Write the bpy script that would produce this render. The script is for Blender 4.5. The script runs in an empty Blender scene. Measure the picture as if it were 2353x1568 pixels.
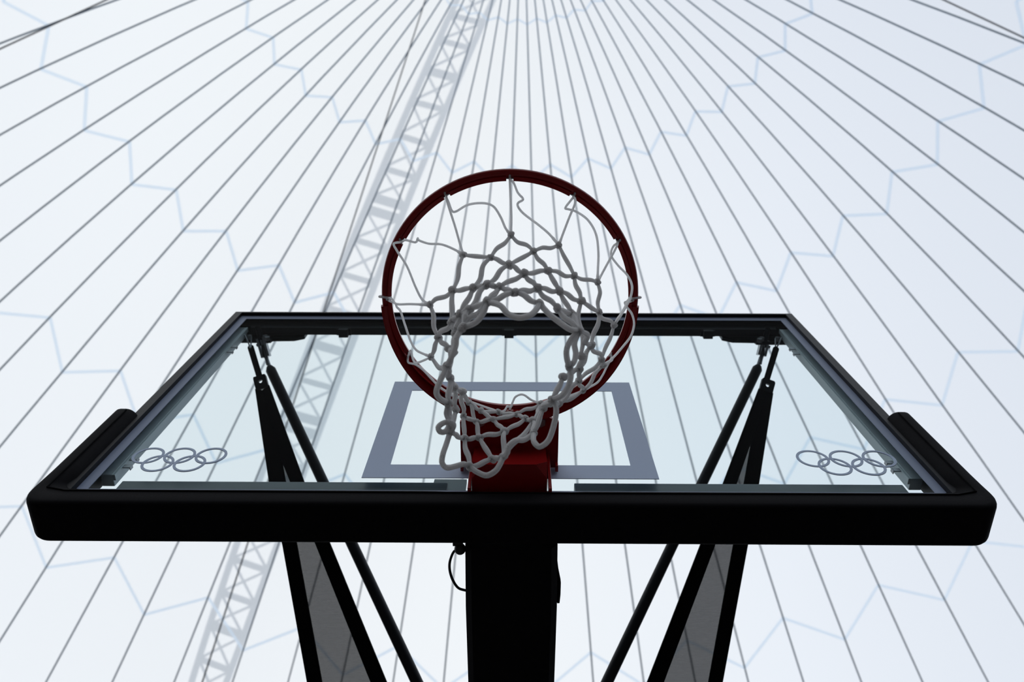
import bpy, bmesh, math
from mathutils import Vector, Matrix
C = bpy.context.scene.collection
PI = math.pi
# ---------------------------------------------------------------- measured data (metres; x right, y away from the court, z up; board front at y = 0)
CAM = {'f': 1773.85, 'R': [0.999971, -0.000895, 0.007524], 'U': [-0.003659, -0.926619, 0.375985], 'F': [-0.006635, 0.376001, 0.926595], 'C': [0.0128, -0.8301, 1.6828]}
ROOF = {'ax': 0.1752, 'ay': -6.7331, 'phi': -0.03457, 'dl': 3.63829, 'e2': -0.001026, 'e3': -0.001094, 'tx': 0.00043, 'ty': -0.08333, 'prof': [1.4359714, -0.0445287, 0.0005153], 'rings': [[5.6, 5.786], [10.286, 10.748], [15.166, 15.907], [20.197, 21.226], [25.35, 26.684]]}
CHL = [[-2.359, -3.211, 42.272], [-2.761, -2.252, 41.131], [-3.151, -1.328, 40.097], [-3.531, -0.435, 39.157], [-3.901, 0.434, 38.3], [-4.265, 1.282, 37.515], [-4.623, 2.115, 36.793], [-4.976, 2.935, 36.128], [-5.325, 3.746, 35.513], [-5.672, 4.549, 34.943], [-6.016, 5.349, 34.414], [-6.359, 6.145, 33.921], [-6.702, 6.942, 33.462], [-7.044, 7.739, 33.034], [-7.387, 8.54, 32.634], [-7.731, 9.345, 32.259], [-8.076, 10.157, 31.908], [-8.422, 10.975, 31.577], [-8.771, 11.802, 31.267], [-9.121, 12.639, 30.973], [-9.474, 13.486, 30.695], [-9.829, 14.344, 30.431], [-10.186, 15.213, 30.178], [-10.545, 16.094, 29.934], [-10.906, 16.986, 29.697], [-11.267, 17.89, 29.466], [-11.629, 18.803, 29.237], [-11.989, 19.726, 29.008], [-12.348, 20.655, 28.777], [-12.703, 21.59, 28.54], [-13.054, 22.528, 28.296], [-13.398, 23.465, 28.043], [-13.734, 24.4, 27.777], [-14.061, 25.328, 27.498], [-14.377, 26.247, 27.204], [-14.681, 27.155, 26.895]]
CHR = [[-0.643, -3.263, 43.133], [-1.083, -2.28, 41.886], [-1.502, -1.338, 40.766], [-1.903, -0.431, 39.755], [-2.289, 0.45, 38.838], [-2.663, 1.309, 38.002], [-3.026, 2.15, 37.236], [-3.382, 2.977, 36.532], [-3.73, 3.793, 35.883], [-4.072, 4.601, 35.283], [-4.41, 5.404, 34.726], [-4.745, 6.203, 34.209], [-5.078, 7.002, 33.727], [-5.409, 7.801, 33.278], [-5.74, 8.603, 32.859], [-6.071, 9.408, 32.466], [-6.403, 10.219, 32.098], [-6.737, 11.038, 31.753], [-7.074, 11.864, 31.428], [-7.413, 12.699, 31.121], [-7.756, 13.545, 30.831], [-8.103, 14.401, 30.556], [-8.454, 15.27, 30.294], [-8.809, 16.15, 30.043], [-9.169, 17.041, 29.8], [-9.534, 17.945, 29.563], [-9.903, 18.859, 29.33], [-10.275, 19.783, 29.099], [-10.651, 20.715, 28.867], [-11.03, 21.654, 28.631], [-11.41, 22.596, 28.388], [-11.79, 23.539, 28.137], [-12.17, 24.48, 27.874], [-12.547, 25.416, 27.598], [-12.921, 26.342, 27.306], [-13.29, 27.256, 26.998]]
RUNG = [[[-2.593, -2.653, 41.6], [-1.078, -2.291, 41.9], 0], [[-3.126, -1.387, 40.161], [-1.643, -1.02, 40.403], 0], [[-3.579, -0.321, 39.042], [-2.113, 0.049, 39.248], 0], [[-4.102, 0.903, 37.86], [-2.649, 1.276, 38.032], 1], [[-4.634, 2.142, 36.771], [-3.185, 2.518, 36.916], 0], [[-5.192, 3.437, 35.742], [-3.768, 3.883, 35.814], 0], [[-5.735, 4.695, 34.843], [-4.301, 5.144, 34.902], 0], [[-6.202, 5.78, 34.143], [-4.757, 6.232, 34.191], 1], [[-6.4, 6.239, 33.866], [-4.949, 6.692, 33.91], 1], [[-6.893, 7.387, 33.219], [-5.427, 7.843, 33.255], 0], [[-7.444, 8.672, 32.57], [-5.958, 9.133, 32.597], 0], [[-7.997, 9.97, 31.986], [-6.492, 10.435, 32.004], 0], [[-8.589, 11.371, 31.426], [-7.065, 11.842, 31.436], 1], [[-9.173, 12.763, 30.931], [-7.633, 13.24, 30.934], 0], [[-9.741, 14.131, 30.495], [-8.189, 14.615, 30.49], 1], [[-9.947, 14.629, 30.346], [-8.392, 15.116, 30.34], 1], [[-10.522, 16.037, 29.949], [-8.963, 16.531, 29.937], 0], [[-11.101, 17.474, 29.572], [-9.577, 18.052, 29.536], 0], [[-11.667, 18.901, 29.213], [-10.157, 19.488, 29.173], 0], [[-12.23, 20.349, 28.853], [-10.745, 20.947, 28.809], 0], [[-12.793, 21.83, 28.479], [-11.346, 22.438, 28.43], 0], [[-13.323, 23.259, 28.1], [-11.925, 23.874, 28.045], 1], [[-13.868, 24.777, 27.666], [-12.54, 25.399, 27.603], 0], [[-14.381, 26.258, 27.201], [-13.139, 26.881, 27.127], 0]]
WIRE = [[[-2.868, -2.29, 29.924], [-7.675, 14.174, 15.61]], [[-13.931, -0.117, 22.984], [-10.603, -1.816, 24.811]], [[10.599, -2.012, 25.043], [13.691, -0.373, 23.25]]]
KNOT = {'A': [-0.0734, -0.4952, 2.872], 'B': [0.0023, -0.5246, 2.885], 'C': [0.0791, -0.5071, 2.89], 'D': [0.1439, -0.4444, 2.89], 'E': [0.1765, -0.3634, 2.905], 'F': [0.1611, -0.2915, 2.9], 'M': [0.1282, -0.2464, 2.895], 'H': [0.0552, -0.2174, 2.9], 'G': [-0.0198, -0.2007, 2.9], 'J': [-0.071, -0.219, 2.9], 'K': [-0.1289, -0.328, 2.85], 'L': [-0.1247, -0.4254, 2.83], 'AB': [-0.0283, -0.5033, 2.83], 'BC': [0.0382, -0.5083, 2.848], 'CD': [0.1022, -0.4697, 2.845], 'DE': [0.1445, -0.4075, 2.848], 'EF': [0.1517, -0.3245, 2.85], 'P2': [0.1141, -0.295, 2.83], 'HG': [0.0132, -0.2147, 2.865], 'GJ': [-0.0488, -0.221, 2.865], 'KL': [-0.1089, -0.3868, 2.79], 'LA': [-0.0851, -0.46, 2.8], 'kl': [-0.0839, -0.4288, 2.745], 'la': [-0.0527, -0.4734, 2.77], 'b': [0.0001, -0.4976, 2.81], 'c': [0.0597, -0.4867, 2.815], 'd': [0.1114, -0.4397, 2.81], 'e': [0.1278, -0.374, 2.79], 'P1': [0.1094, -0.3409, 2.775], 'n3': [-0.026, -0.2201, 2.835], 'n4': [-0.0555, -0.2156, 2.835], 'n5': [-0.0764, -0.2293, 2.83], 'r3': [0.028, -0.2199, 2.84], 'r4': [0.0402, -0.2288, 2.815], '4a': [-0.07, -0.4457, 2.735], '4b': [-0.032, -0.4803, 2.765], '4c': [0.0231, -0.4903, 2.79], '4d': [0.076, -0.4644, 2.785], '5a': [-0.0565, -0.4578, 2.72], '5b': [-0.0134, -0.4805, 2.755], '5c': [0.0424, -0.4754, 2.765], '5d': [0.0948, -0.4347, 2.765], 's2': [0.1087, -0.3734, 2.75], '6a': [0.0098, -0.4785, 2.735], '6b': [0.0712, -0.4525, 2.74], 't1': [-0.0297, -0.4711, 2.715], 't2': [0.0443, -0.4672, 2.72], 's0': [0.1005, -0.4336, 2.7], 'v2': [-0.0634, -0.4446, 2.68], 's1': [0.0874, -0.3835, 2.69], 's3': [0.0819, -0.3434, 2.74], 's4': [0.0658, -0.3203, 2.71], 's5': [0.0785, -0.2771, 2.78], 'n6': [-0.0711, -0.2179, 2.775], 'n7': [-0.0483, -0.2134, 2.785], 'r1': [-0.0065, -0.2227, 2.79], 'n8': [-0.0904, -0.2504, 2.735], 'r6': [0.0387, -0.2466, 2.74], 'n9': [-0.0585, -0.2105, 2.7], 'n10': [-0.0246, -0.209, 2.725], 'r5': [-0.0081, -0.2221, 2.71], 'n11': [-0.0881, -0.3188, 2.7], 'n12': [-0.0839, -0.2693, 2.775], 'c0': [-0.089, -0.3819, 2.755], 'c1': [-0.0787, -0.4024, 2.69], 'c2': [-0.0883, -0.3783, 2.7], 'c3': [-0.0878, -0.3435, 2.735], 'c4': [-0.0873, -0.3029, 2.79], 'c5': [-0.0762, -0.2844, 2.81], 'w0': [-0.0755, -0.4217, 2.72], 'r8': [0.055, -0.2726, 2.775]}
ROPE = [['A', 'AB'], ['AB', 'B'], ['B', 'BC'], ['BC', 'C'], ['C', 'CD'], ['CD', 'D'], ['D', 'DE'], ['DE', 'E'], ['E', 'EF'], ['EF', 'F'], ['F', 'M'], ['L', 'LA'], ['LA', 'A'], ['K', 'KL'], ['KL', 'L'], ['AB', 'la'], ['AB', 'b'], ['BC', 'b'], ['BC', 'c'], ['CD', 'c'], ['CD', 'd'], ['DE', 'd'], ['DE', 'e'], ['EF', 'e'], ['EF', 'P2'], ['LA', 'kl'], ['LA', 'la'], ['KL', 'kl'], ['KL', 'c0'], ['la', '4a'], ['la', '4b'], ['b', '4b'], ['b', '4c'], ['c', '4c'], ['c', '4d'], ['d', '4d'], ['e', 'P1'], ['kl', '4a'], ['kl', 'w0'], ['4a', '5a'], ['4a', 'w0'], ['4b', '5a'], ['4b', '5b'], ['4c', '5b'], ['4c', '5c'], ['4d', '5c'], ['4d', '5d'], ['5b', '6a'], ['5c', '6a'], ['5c', '6b'], ['5b', 't1'], ['5a', 't1'], ['6a', 't1'], ['6a', 't2'], ['6b', 's0'], ['6b', '5d'], ['5d', 's0'], ['d', 's2'], ['s2', 'P1'], ['P1', 'P2'], ['P2', 'M'], ['s0', 'e'], ['P1', 's3'], ['s3', 's4'], ['M', 's5'], ['P2', 's5'], ['M', 'r8'], ['w0', 'c1'], ['c0', 'c1'], ['c0', 'c3'], ['K', 'c3'], ['c2', 'c3'], ['c3', 'c4'], ['c4', 'c5'], ['c4', 'n12'], ['c5', 'n5'], ['c5', 'J'], ['c3', 'n11'], ['5a', 'v2'], ['J', 'GJ'], ['GJ', 'G'], ['G', 'HG'], ['HG', 'H'], ['H', 's5'], ['GJ', 'n3'], ['n3', 'HG'], ['n3', 'n4'], ['J', 'n4'], ['n4', 'n5'], ['n5', 'n6'], ['n4', 'n7'], ['n6', 'n7'], ['n6', 'n8'], ['n7', 'n10'], ['n6', 'n9'], ['n7', 'r1'], ['n3', 'r1'], ['HG', 'r3'], ['r3', 'r1'], ['r3', 'r4'], ['r4', 'H'], ['r4', 'r6'], ['r6', 'r8'], ['r8', 's4'], ['r1', 'r5'], ['r4', 'r5'], ['n12', 'n8'], ['n11', 'n8'], ['n10', 'r5'], ['n9', 'n10'], ['s4', 's5']]
LOOP = [['t1', [-0.0104, -0.4739, 2.69], [0.0006, -0.4672, 2.675], [0.0137, -0.4641, 2.67], [0.0286, -0.4648, 2.675], [0.0391, -0.4665, 2.695], 't2'], ['t2', [0.0576, -0.4583, 2.7], [0.0741, -0.4497, 2.685], [0.0864, -0.4413, 2.685], 's0'], ['s0', [0.0866, -0.4257, 2.68], [0.0816, -0.4152, 2.672], [0.0827, -0.4008, 2.675], 's1'], ['s0', [0.0944, -0.4136, 2.7], [0.0967, -0.3988, 2.7], [0.0946, -0.3852, 2.7], 's1'], ['s1', [0.0893, -0.3738, 2.68], [0.0863, -0.3604, 2.675], [0.0781, -0.3397, 2.685], 's4'], ['s4', [0.0707, -0.3095, 2.7], [0.0666, -0.2886, 2.685], [0.0577, -0.2688, 2.675], [0.0464, -0.26, 2.675], [0.039, -0.2587, 2.69], 'r6'], ['r6', [0.0245, -0.2462, 2.72], [0.0105, -0.2559, 2.7], [0.0008, -0.2519, 2.69], [-0.0011, -0.2415, 2.69], 'r5'], ['n9', [-0.0454, -0.2127, 2.68], [-0.0314, -0.2125, 2.672], [-0.0191, -0.2182, 2.675], [-0.0116, -0.2226, 2.69], 'r5'], ['n8', [-0.0945, -0.2416, 2.715], [-0.0984, -0.235, 2.69], [-0.0989, -0.2259, 2.685], [-0.0926, -0.2177, 2.685], [-0.0799, -0.217, 2.69], [-0.0671, -0.2178, 2.695], 'n9'], ['c2', [-0.0915, -0.3734, 2.685], [-0.0971, -0.3637, 2.675], [-0.1016, -0.3508, 2.672], [-0.0991, -0.3365, 2.68], 'n11'], ['v2', [-0.071, -0.4335, 2.672], [-0.0723, -0.4226, 2.67], [-0.0793, -0.4021, 2.675], 'c2'], ['t1', [-0.0353, -0.4616, 2.69], [-0.0446, -0.4531, 2.68], 'v2'], ['t1', [-0.0412, -0.4592, 2.7], [-0.0536, -0.4527, 2.7], 'v2'], ['n8', [-0.0849, -0.2652, 2.72], [-0.0824, -0.2773, 2.71], [-0.0872, -0.2871, 2.7], [-0.097, -0.2848, 2.7], [-0.1044, -0.2775, 2.7], [-0.102, -0.2709, 2.7], [-0.0953, -0.2654, 2.71], [-0.0907, -0.2689, 2.72], [-0.09, -0.2786, 2.73], 'n11']]
CORD = [[[-0.001, -0.5855, 3.045], [-0.001, -0.5855, 3.033], [0.0006, -0.5672, 2.9837], [0.0025, -0.5413, 2.9343], [0.0023, -0.5246, 2.885]], [[-0.001, -0.5855, 3.045], [-0.001, -0.5855, 3.033], [0.0056, -0.583, 3.0171], [0.0131, -0.5689, 3.0012], [0.022, -0.561, 2.9853], [0.0139, -0.5584, 2.9694], [0.0132, -0.5559, 2.9536], [0.0211, -0.5486, 2.9377], [0.0488, -0.5307, 2.9218], [0.0641, -0.5209, 2.9059], [0.0791, -0.5071, 2.89]], [[0.1107, -0.5556, 3.045], [0.1107, -0.5556, 3.033], [0.1106, -0.556, 2.9853], [0.0965, -0.5372, 2.9377], [0.0791, -0.5071, 2.89]], [[0.1107, -0.5556, 3.045], [0.1107, -0.5556, 3.033], [0.1061, -0.5539, 3.0171], [0.0949, -0.5429, 3.0012], [0.0991, -0.5441, 2.9853], [0.1106, -0.5439, 2.9694], [0.1295, -0.5336, 2.9536], [0.1426, -0.5139, 2.9377], [0.1466, -0.4863, 2.9218], [0.1454, -0.4611, 2.9059], [0.1439, -0.4444, 2.89]], [[0.1926, -0.4738, 3.045], [0.1926, -0.4738, 3.033], [0.182, -0.4726, 2.9853], [0.1619, -0.4569, 2.9377], [0.1439, -0.4444, 2.89]], [[0.1926, -0.4738, 3.045], [0.1926, -0.4738, 3.033], [0.1827, -0.4703, 3.017], [0.1776, -0.4596, 3.001], [0.1887, -0.4453, 2.985], [0.2032, -0.4328, 2.969], [0.2101, -0.4198, 2.953], [0.2073, -0.4055, 2.937], [0.1965, -0.389, 2.921], [0.1765, -0.3634, 2.905]], [[0.2215, -0.362, 3.052], [0.231, -0.362, 3.0615], [0.2415, -0.364, 3.053], [0.2415, -0.366, 3.043], [0.232, -0.367, 3.0375], [0.221, -0.367, 3.033], [0.1983, -0.3779, 2.9477], [0.1765, -0.3634, 2.905]], [[0.2225, -0.362, 3.045], [0.2225, -0.362, 3.033], [0.2093, -0.366, 3.0164], [0.2104, -0.3635, 2.9997], [0.2181, -0.3554, 2.9831], [0.2204, -0.3425, 2.9665], [0.2137, -0.3267, 2.9499], [0.1985, -0.3135, 2.9333], [0.177, -0.2957, 2.9166], [0.1611, -0.2915, 2.9]], [[0.1926, -0.2503, 3.045], [0.1926, -0.2503, 3.033], [0.1845, -0.2724, 2.9665], [0.1611, -0.2915, 2.9]], [[0.1926, -0.2503, 3.045], [0.1926, -0.2503, 3.033], [0.1783, -0.2408, 2.9985], [0.169, -0.2441, 2.964], [0.1554, -0.2445, 2.9295], [0.1282, -0.2464, 2.895]], [[0.1107, -0.1684, 3.045], [0.1107, -0.1684, 3.033], [0.1344, -0.2123, 2.964], [0.1282, -0.2464, 2.895]], [[0.1107, -0.1684, 3.045], [0.1107, -0.1684, 3.033], [0.1028, -0.2047, 2.9665], [0.0552, -0.2174, 2.9]], [[-0.001, -0.1385, 3.045], [-0.001, -0.1385, 3.033], [0.0046, -0.1641, 3.0108], [0.0097, -0.1862, 2.9887], [0.0193, -0.2025, 2.9665], [0.0271, -0.2117, 2.9443], [0.0394, -0.2131, 2.9222], [0.0552, -0.2174, 2.9]], [[-0.001, -0.1385, 3.045], [-0.001, -0.1385, 3.033], [-0.0003, -0.1576, 2.9997], [-0.0048, -0.1782, 2.9665], [-0.0099, -0.1862, 2.9333], [-0.0198, -0.2007, 2.9]], [[-0.1128, -0.1684, 3.045], [-0.1128, -0.1684, 3.033], [-0.0982, -0.1975, 2.9665], [-0.0198, -0.2007, 2.9]], [[-0.1128, -0.1684, 3.045], [-0.1128, -0.1684, 3.033], [-0.1061, -0.2037, 2.9665], [-0.071, -0.219, 2.9]], [[-0.1946, -0.2502, 3.045], [-0.1946, -0.2502, 3.033], [-0.1918, -0.2471, 3.0108], [-0.1749, -0.2525, 2.9887], [-0.1587, -0.252, 2.9665], [-0.1423, -0.2457, 2.9443], [-0.1203, -0.2347, 2.9222], [-0.071, -0.219, 2.9]], [[-0.1946, -0.2502, 3.045], [-0.1946, -0.2502, 3.033], [-0.1836, -0.2772, 2.9964], [-0.175, -0.2756, 2.9598], [-0.1646, -0.2848, 2.9232], [-0.1451, -0.3058, 2.8866], [-0.1289, -0.328, 2.85]], [[-0.2245, -0.362, 3.045], [-0.2245, -0.362, 3.033], [-0.2097, -0.365, 3.0101], [-0.2031, -0.3656, 2.9872], [-0.1936, -0.3664, 2.9644], [-0.1836, -0.3505, 2.9415], [-0.1711, -0.3271, 2.9186], [-0.1596, -0.3212, 2.8958], [-0.1449, -0.3237, 2.8729], [-0.1289, -0.328, 2.85]], [[-0.2235, -0.362, 3.052], [-0.233, -0.362, 3.0615], [-0.2435, -0.364, 3.053], [-0.2435, -0.366, 3.043], [-0.234, -0.367, 3.0375], [-0.223, -0.367, 3.033], [-0.1936, -0.391, 2.9315], [-0.1616, -0.4089, 2.8807], [-0.1247, -0.4254, 2.83]], [[-0.1946, -0.4738, 3.045], [-0.1946, -0.4738, 3.033], [-0.2039, -0.4795, 2.9992], [-0.1938, -0.4762, 2.9653], [-0.173, -0.4585, 2.9315], [-0.1554, -0.4327, 2.8977], [-0.1411, -0.4231, 2.8638], [-0.1247, -0.4254, 2.83]], [[-0.1946, -0.4738, 3.045], [-0.1946, -0.4738, 3.033], [-0.185, -0.4822, 3.0129], [-0.1648, -0.4836, 2.9928], [-0.158, -0.4958, 2.9726], [-0.154, -0.498, 2.9525], [-0.135, -0.4974, 2.9324], [-0.1112, -0.5014, 2.9122], [-0.0884, -0.4982, 2.8921], [-0.0734, -0.4952, 2.872]], [[-0.1128, -0.5556, 3.045], [-0.1128, -0.5556, 3.033], [-0.1052, -0.5464, 2.9928], [-0.093, -0.5258, 2.9525], [-0.0813, -0.5029, 2.9122], [-0.0734, -0.4952, 2.872]], [[-0.1128, -0.5556, 3.045], [-0.1128, -0.5556, 3.033], [-0.1071, -0.5489, 3.0166], [-0.1001, -0.5373, 3.0001], [-0.092, -0.5402, 2.9837], [-0.0707, -0.555, 2.9672], [-0.0444, -0.5615, 2.9508], [-0.0273, -0.56, 2.9343], [-0.015, -0.5465, 2.9179], [-0.0063, -0.5312, 2.9014], [0.0023, -0.5246, 2.885]]]
RODL = [[-0.7275, 0.1229, 3.7945], [-0.4318, 0.4766, 3.4157], [-0.2411, 0.7255, 3.1866], [-0.1721, 0.8092, 3.0991]]
RODWL = [[-0.7659, 0.0654, 3.8608], [-0.7459, 0.1006, 3.8251]]
STL = [[[-0.7375, 0.0943, 3.6766], [-0.6726, 0.3396, 3.5127], [-0.6224, 0.4768, 3.4143], [-0.5331, 0.7572, 3.2148], [-0.501, 0.85, 3.145]], [[-0.7201, 0.0989, 3.6748], [-0.6378, 0.2837, 3.5357], [-0.5834, 0.4767, 3.4146], [-0.4944, 0.7572, 3.2151], [-0.4629, 0.85, 3.1452]], [[-0.7053, 0.0851, 3.6805], [-0.5748, 0.3395, 3.5135], [-0.491, 0.4767, 3.4153], [-0.3248, 0.757, 3.2163], [-0.2688, 0.8498, 3.1467]], [[-0.7201, 0.0989, 3.6748], [-0.6378, 0.2837, 3.5357], [-0.5313, 0.4767, 3.415], [-0.3669, 0.7571, 3.216], [-0.3114, 0.8499, 3.1464]]]
LINKL = [[-0.7745, 0.0431, 3.7726], [-0.7668, 0.0396, 3.7741], [-0.7557, 0.0534, 3.7578], [-0.7235, 0.0985, 3.6858]]
HOLEL = [-0.7135, 0.1071, 3.6661]
TOPL = [-0.7802, 0.0269, 3.8008]
UPL = [-0.7676, 0.0376, 3.8558]
HKL = [[-0.794, 0.0131, 3.8009], [-0.7747, 0.0155, 3.8]]
RODR = [[0.7347, 0.1192, 3.8065], [0.4359, 0.4758, 3.4222], [0.2467, 0.7251, 3.1902], [0.1804, 0.8089, 3.1018]]
RODWR = [[0.7681, 0.0702, 3.8698], [0.7513, 0.0956, 3.8378]]
STR = [[[0.7471, 0.1045, 3.6831], [0.6834, 0.344, 3.5207], [0.6407, 0.4789, 3.4224], [0.5532, 0.7562, 3.2229], [0.5232, 0.8491, 3.1527]], [[0.7297, 0.1022, 3.6839], [0.6637, 0.2289, 3.5672], [0.6017, 0.479, 3.4221], [0.5168, 0.7563, 3.2227], [0.4862, 0.8492, 3.1524]], [[0.7135, 0.093, 3.6875], [0.5833, 0.3441, 3.5199], [0.5105, 0.4791, 3.4215], [0.3562, 0.7564, 3.2215], [0.3033, 0.8493, 3.151]], [[0.7297, 0.1022, 3.6839], [0.6637, 0.2289, 3.5672], [0.5508, 0.479, 3.4218], [0.3995, 0.7564, 3.2218], [0.3471, 0.8493, 3.1513]]]
LINKR = [[0.7778, 0.0477, 3.7819], [0.7701, 0.0417, 3.7842], [0.7591, 0.0556, 3.7677], [0.7279, 0.1018, 3.6948]]
HOLER = [0.7269, 0.1139, 3.6737]
TOPR = [0.7844, 0.0315, 3.8101]
UPR = [0.7672, 0.0412, 3.8654]
HKR = [[0.7956, 0.0188, 3.8099], [0.7775, 0.0212, 3.8088]]

# ---------------------------------------------------------------- scene settings
sc = bpy.context.scene
sc.view_settings.view_transform = 'Standard'
sc.view_settings.look = 'None'
sc.view_settings.gamma = 1
sc.view_settings.exposure = 0.0
sc.view_settings.use_curve_mapping = False
sc.cycles.max_bounces = 12
sc.cycles.transparent_max_bounces = 16

# ---------------------------------------------------------------- materials
def mat(name, col, rough=.5, metal=0., spec=.5, bump=None, coat=0.):
    m = bpy.data.materials.new(name); m.use_nodes = True
    nt = m.node_tree; b = nt.nodes['Principled BSDF']
    b.inputs['Base Color'].default_value = (*col, 1)
    b.inputs['Roughness'].default_value = rough
    b.inputs['Metallic'].default_value = metal
    b.inputs['Specular IOR Level'].default_value = spec
    b.inputs['Coat Weight'].default_value = coat
    if bump:
        sc_, st, dist, var = bump
        tc = nt.nodes.new('ShaderNodeTexCoord'); nz = nt.nodes.new('ShaderNodeTexNoise')
        nz.inputs['Scale'].default_value = sc_; nz.inputs['Detail'].default_value = 4
        nt.links.new(tc.outputs['Object'], nz.inputs['Vector'])
        bp = nt.nodes.new('ShaderNodeBump'); bp.inputs['Strength'].default_value = st; bp.inputs['Distance'].default_value = dist
        nt.links.new(nz.outputs['Fac'], bp.inputs['Height']); nt.links.new(bp.outputs['Normal'], b.inputs['Normal'])
        rm = nt.nodes.new('ShaderNodeMapRange'); rm.inputs['To Min'].default_value = rough - var; rm.inputs['To Max'].default_value = rough + var
        nt.links.new(nz.outputs['Fac'], rm.inputs['Value']); nt.links.new(rm.outputs['Result'], b.inputs['Roughness'])
    return m

def braid(name, col, du, dv, rough=.75, strength=.6, dark=.75, glow=.9):
    """braided cord: crossing diagonal strands laid along the UVs of the rope"""
    m = mat(name, col, rough, spec=.25); nt = m.node_tree; b = nt.nodes['Principled BSDF']
    uv = nt.nodes.new('ShaderNodeUVMap'); uv.uv_map = 'UVMap'
    sp = nt.nodes.new('ShaderNodeSeparateXYZ'); nt.links.new(uv.outputs['UV'], sp.inputs[0])
    def math_(op, a, b_):
        n = nt.nodes.new('ShaderNodeMath'); n.operation = op
        for i, v in enumerate((a, b_)):
            if v is None: continue
            if isinstance(v, (int, float)): n.inputs[i].default_value = v
            else: nt.links.new(v, n.inputs[i])
        return n.outputs[0]
    u = math_('MULTIPLY', sp.outputs[0], du); v = math_('MULTIPLY', sp.outputs[1], dv)
    s1 = math_('SINE', math_('ADD', u, v), None); s2 = math_('SINE', math_('SUBTRACT', u, v), None)
    h = math_('MULTIPLY', s1, s2)
    bp = nt.nodes.new('ShaderNodeBump'); bp.inputs['Strength'].default_value = strength; bp.inputs['Distance'].default_value = .0018
    nt.links.new(h, bp.inputs['Height']); nt.links.new(bp.outputs['Normal'], b.inputs['Normal'])
    mx = nt.nodes.new('ShaderNodeMix'); mx.data_type = 'RGBA'
    mr = nt.nodes.new('ShaderNodeMapRange'); mr.inputs['From Min'].default_value = -1; nt.links.new(h, mr.inputs['Value'])
    nt.links.new(mr.outputs['Result'], mx.inputs[0])
    mx.inputs[6].default_value = (*[c * dark for c in col], 1); mx.inputs[7].default_value = (*col, 1)
    nt.links.new(mx.outputs[2], b.inputs['Base Color'])
    # nylon: light from above scatters through the strands
    b.inputs['Subsurface Weight'].default_value = glow; b.inputs['Subsurface Radius'].default_value = (1, .97, .95); b.inputs['Subsurface Scale'].default_value = .030
    return m

def mix_tl(name, col, refl, trans, tcol=(1, 1, 1)):
    """translucent membrane: light from the sky is scattered through it, a little passes straight"""
    m = bpy.data.materials.new(name); m.use_nodes = True; nt = m.node_tree
    nt.nodes.remove(nt.nodes['Principled BSDF']); out = nt.nodes['Material Output']
    tl = nt.nodes.new('ShaderNodeBsdfTranslucent'); tl.inputs['Color'].default_value = (*col, 1)
    df = nt.nodes.new('ShaderNodeBsdfDiffuse'); df.inputs['Color'].default_value = (*col, 1)
    tr = nt.nodes.new('ShaderNodeBsdfTransparent'); tr.inputs['Color'].default_value = (*tcol, 1)
    a = nt.nodes.new('ShaderNodeMixShader'); a.inputs[0].default_value = refl
    nt.links.new(tl.outputs[0], a.inputs[1]); nt.links.new(df.outputs[0], a.inputs[2])
    b = nt.nodes.new('ShaderNodeMixShader'); b.inputs[0].default_value = trans
    nt.links.new(a.outputs[0], b.inputs[1]); nt.links.new(tr.outputs[0], b.inputs[2])
    nt.links.new(b.outputs[0], out.inputs['Surface'])
    return m

M = {}
M['fabric'] = mix_tl('roof_membrane', (.955, .985, .995), .04, .31, (1., .94, .88))
M['seam'] = mix_tl('roof_seam', (.785, .88, .975), .04, .17)
M['cable'] = mat('galvanised_cable', (.50, .62, .74), .6, .0, spec=.3)
M['wire'] = mat('wire_steel', (.16, .17, .19), .5, .5)
M['mast'] = mat('mast_paint', (.30, .31, .36), .6)
M['black_metal'] = mat('black_powder_coat', (.010, .011, .015), .45, spec=.22, bump=(220, .12, .0006, .06))
M['pad'] = mat('black_foam_vinyl', (.006, .006, .008), .7, spec=.08, bump=(300, .25, .0008, .08))
M['fabric_black'] = mat('black_webbing', (.006, .006, .007), .85, spec=.05, bump=(400, .3, .0008, .05))
M['white_paint'] = mat('white_glass_paint', (.49, .60, .80), .5, spec=.3)
M['border_shade_paint'] = mat('shaded_border_paint', (.28, .34, .48), .5, spec=.3)  # the white marking paint, with the frame flange's shade put into its colour
M['alu'] = mat('anodised_aluminium', (.50, .57, .60), .45, .15, bump=(60, .08, .0004, .06))
M['rail'] = mat('dark_rail_paint', (.10, .122, .132), .4, .1, bump=(60, .08, .0004, .06))
M['steel'] = mat('zinc_steel', (.30, .31, .33), .35, .9, bump=(90, .1, .0004, .08))
M['grey_vinyl'] = mat('grey_vinyl', (.30, .30, .33), .6)
M['red'] = mat('red_enamel', (.31, .008, .009), .22, spec=.40)
M['rope'] = braid('white_braided_cord', (.93, .90, .90), 1900, PI * 6, dark=.74, strength=.9)
M['cord'] = braid('white_smooth_cord', (.88, .87, .88), 6000, PI * 4, rough=.55, strength=.2, dark=.85, glow=1.)
M['knot'] = braid('white_knotted_cord', (.90, .87, .87), 1500, PI * 8, dark=.62, strength=.9, glow=.8)
M['floor'] = mat('court_floor', (.046, .040, .037), .5)
M['wall'] = mat('dark_light_blocker', (.040, .041, .045), .8)  # for the added wall ring that holds back low side light
M['rubber'] = mat('black_rubber', (.012, .012, .012), .5)

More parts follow.
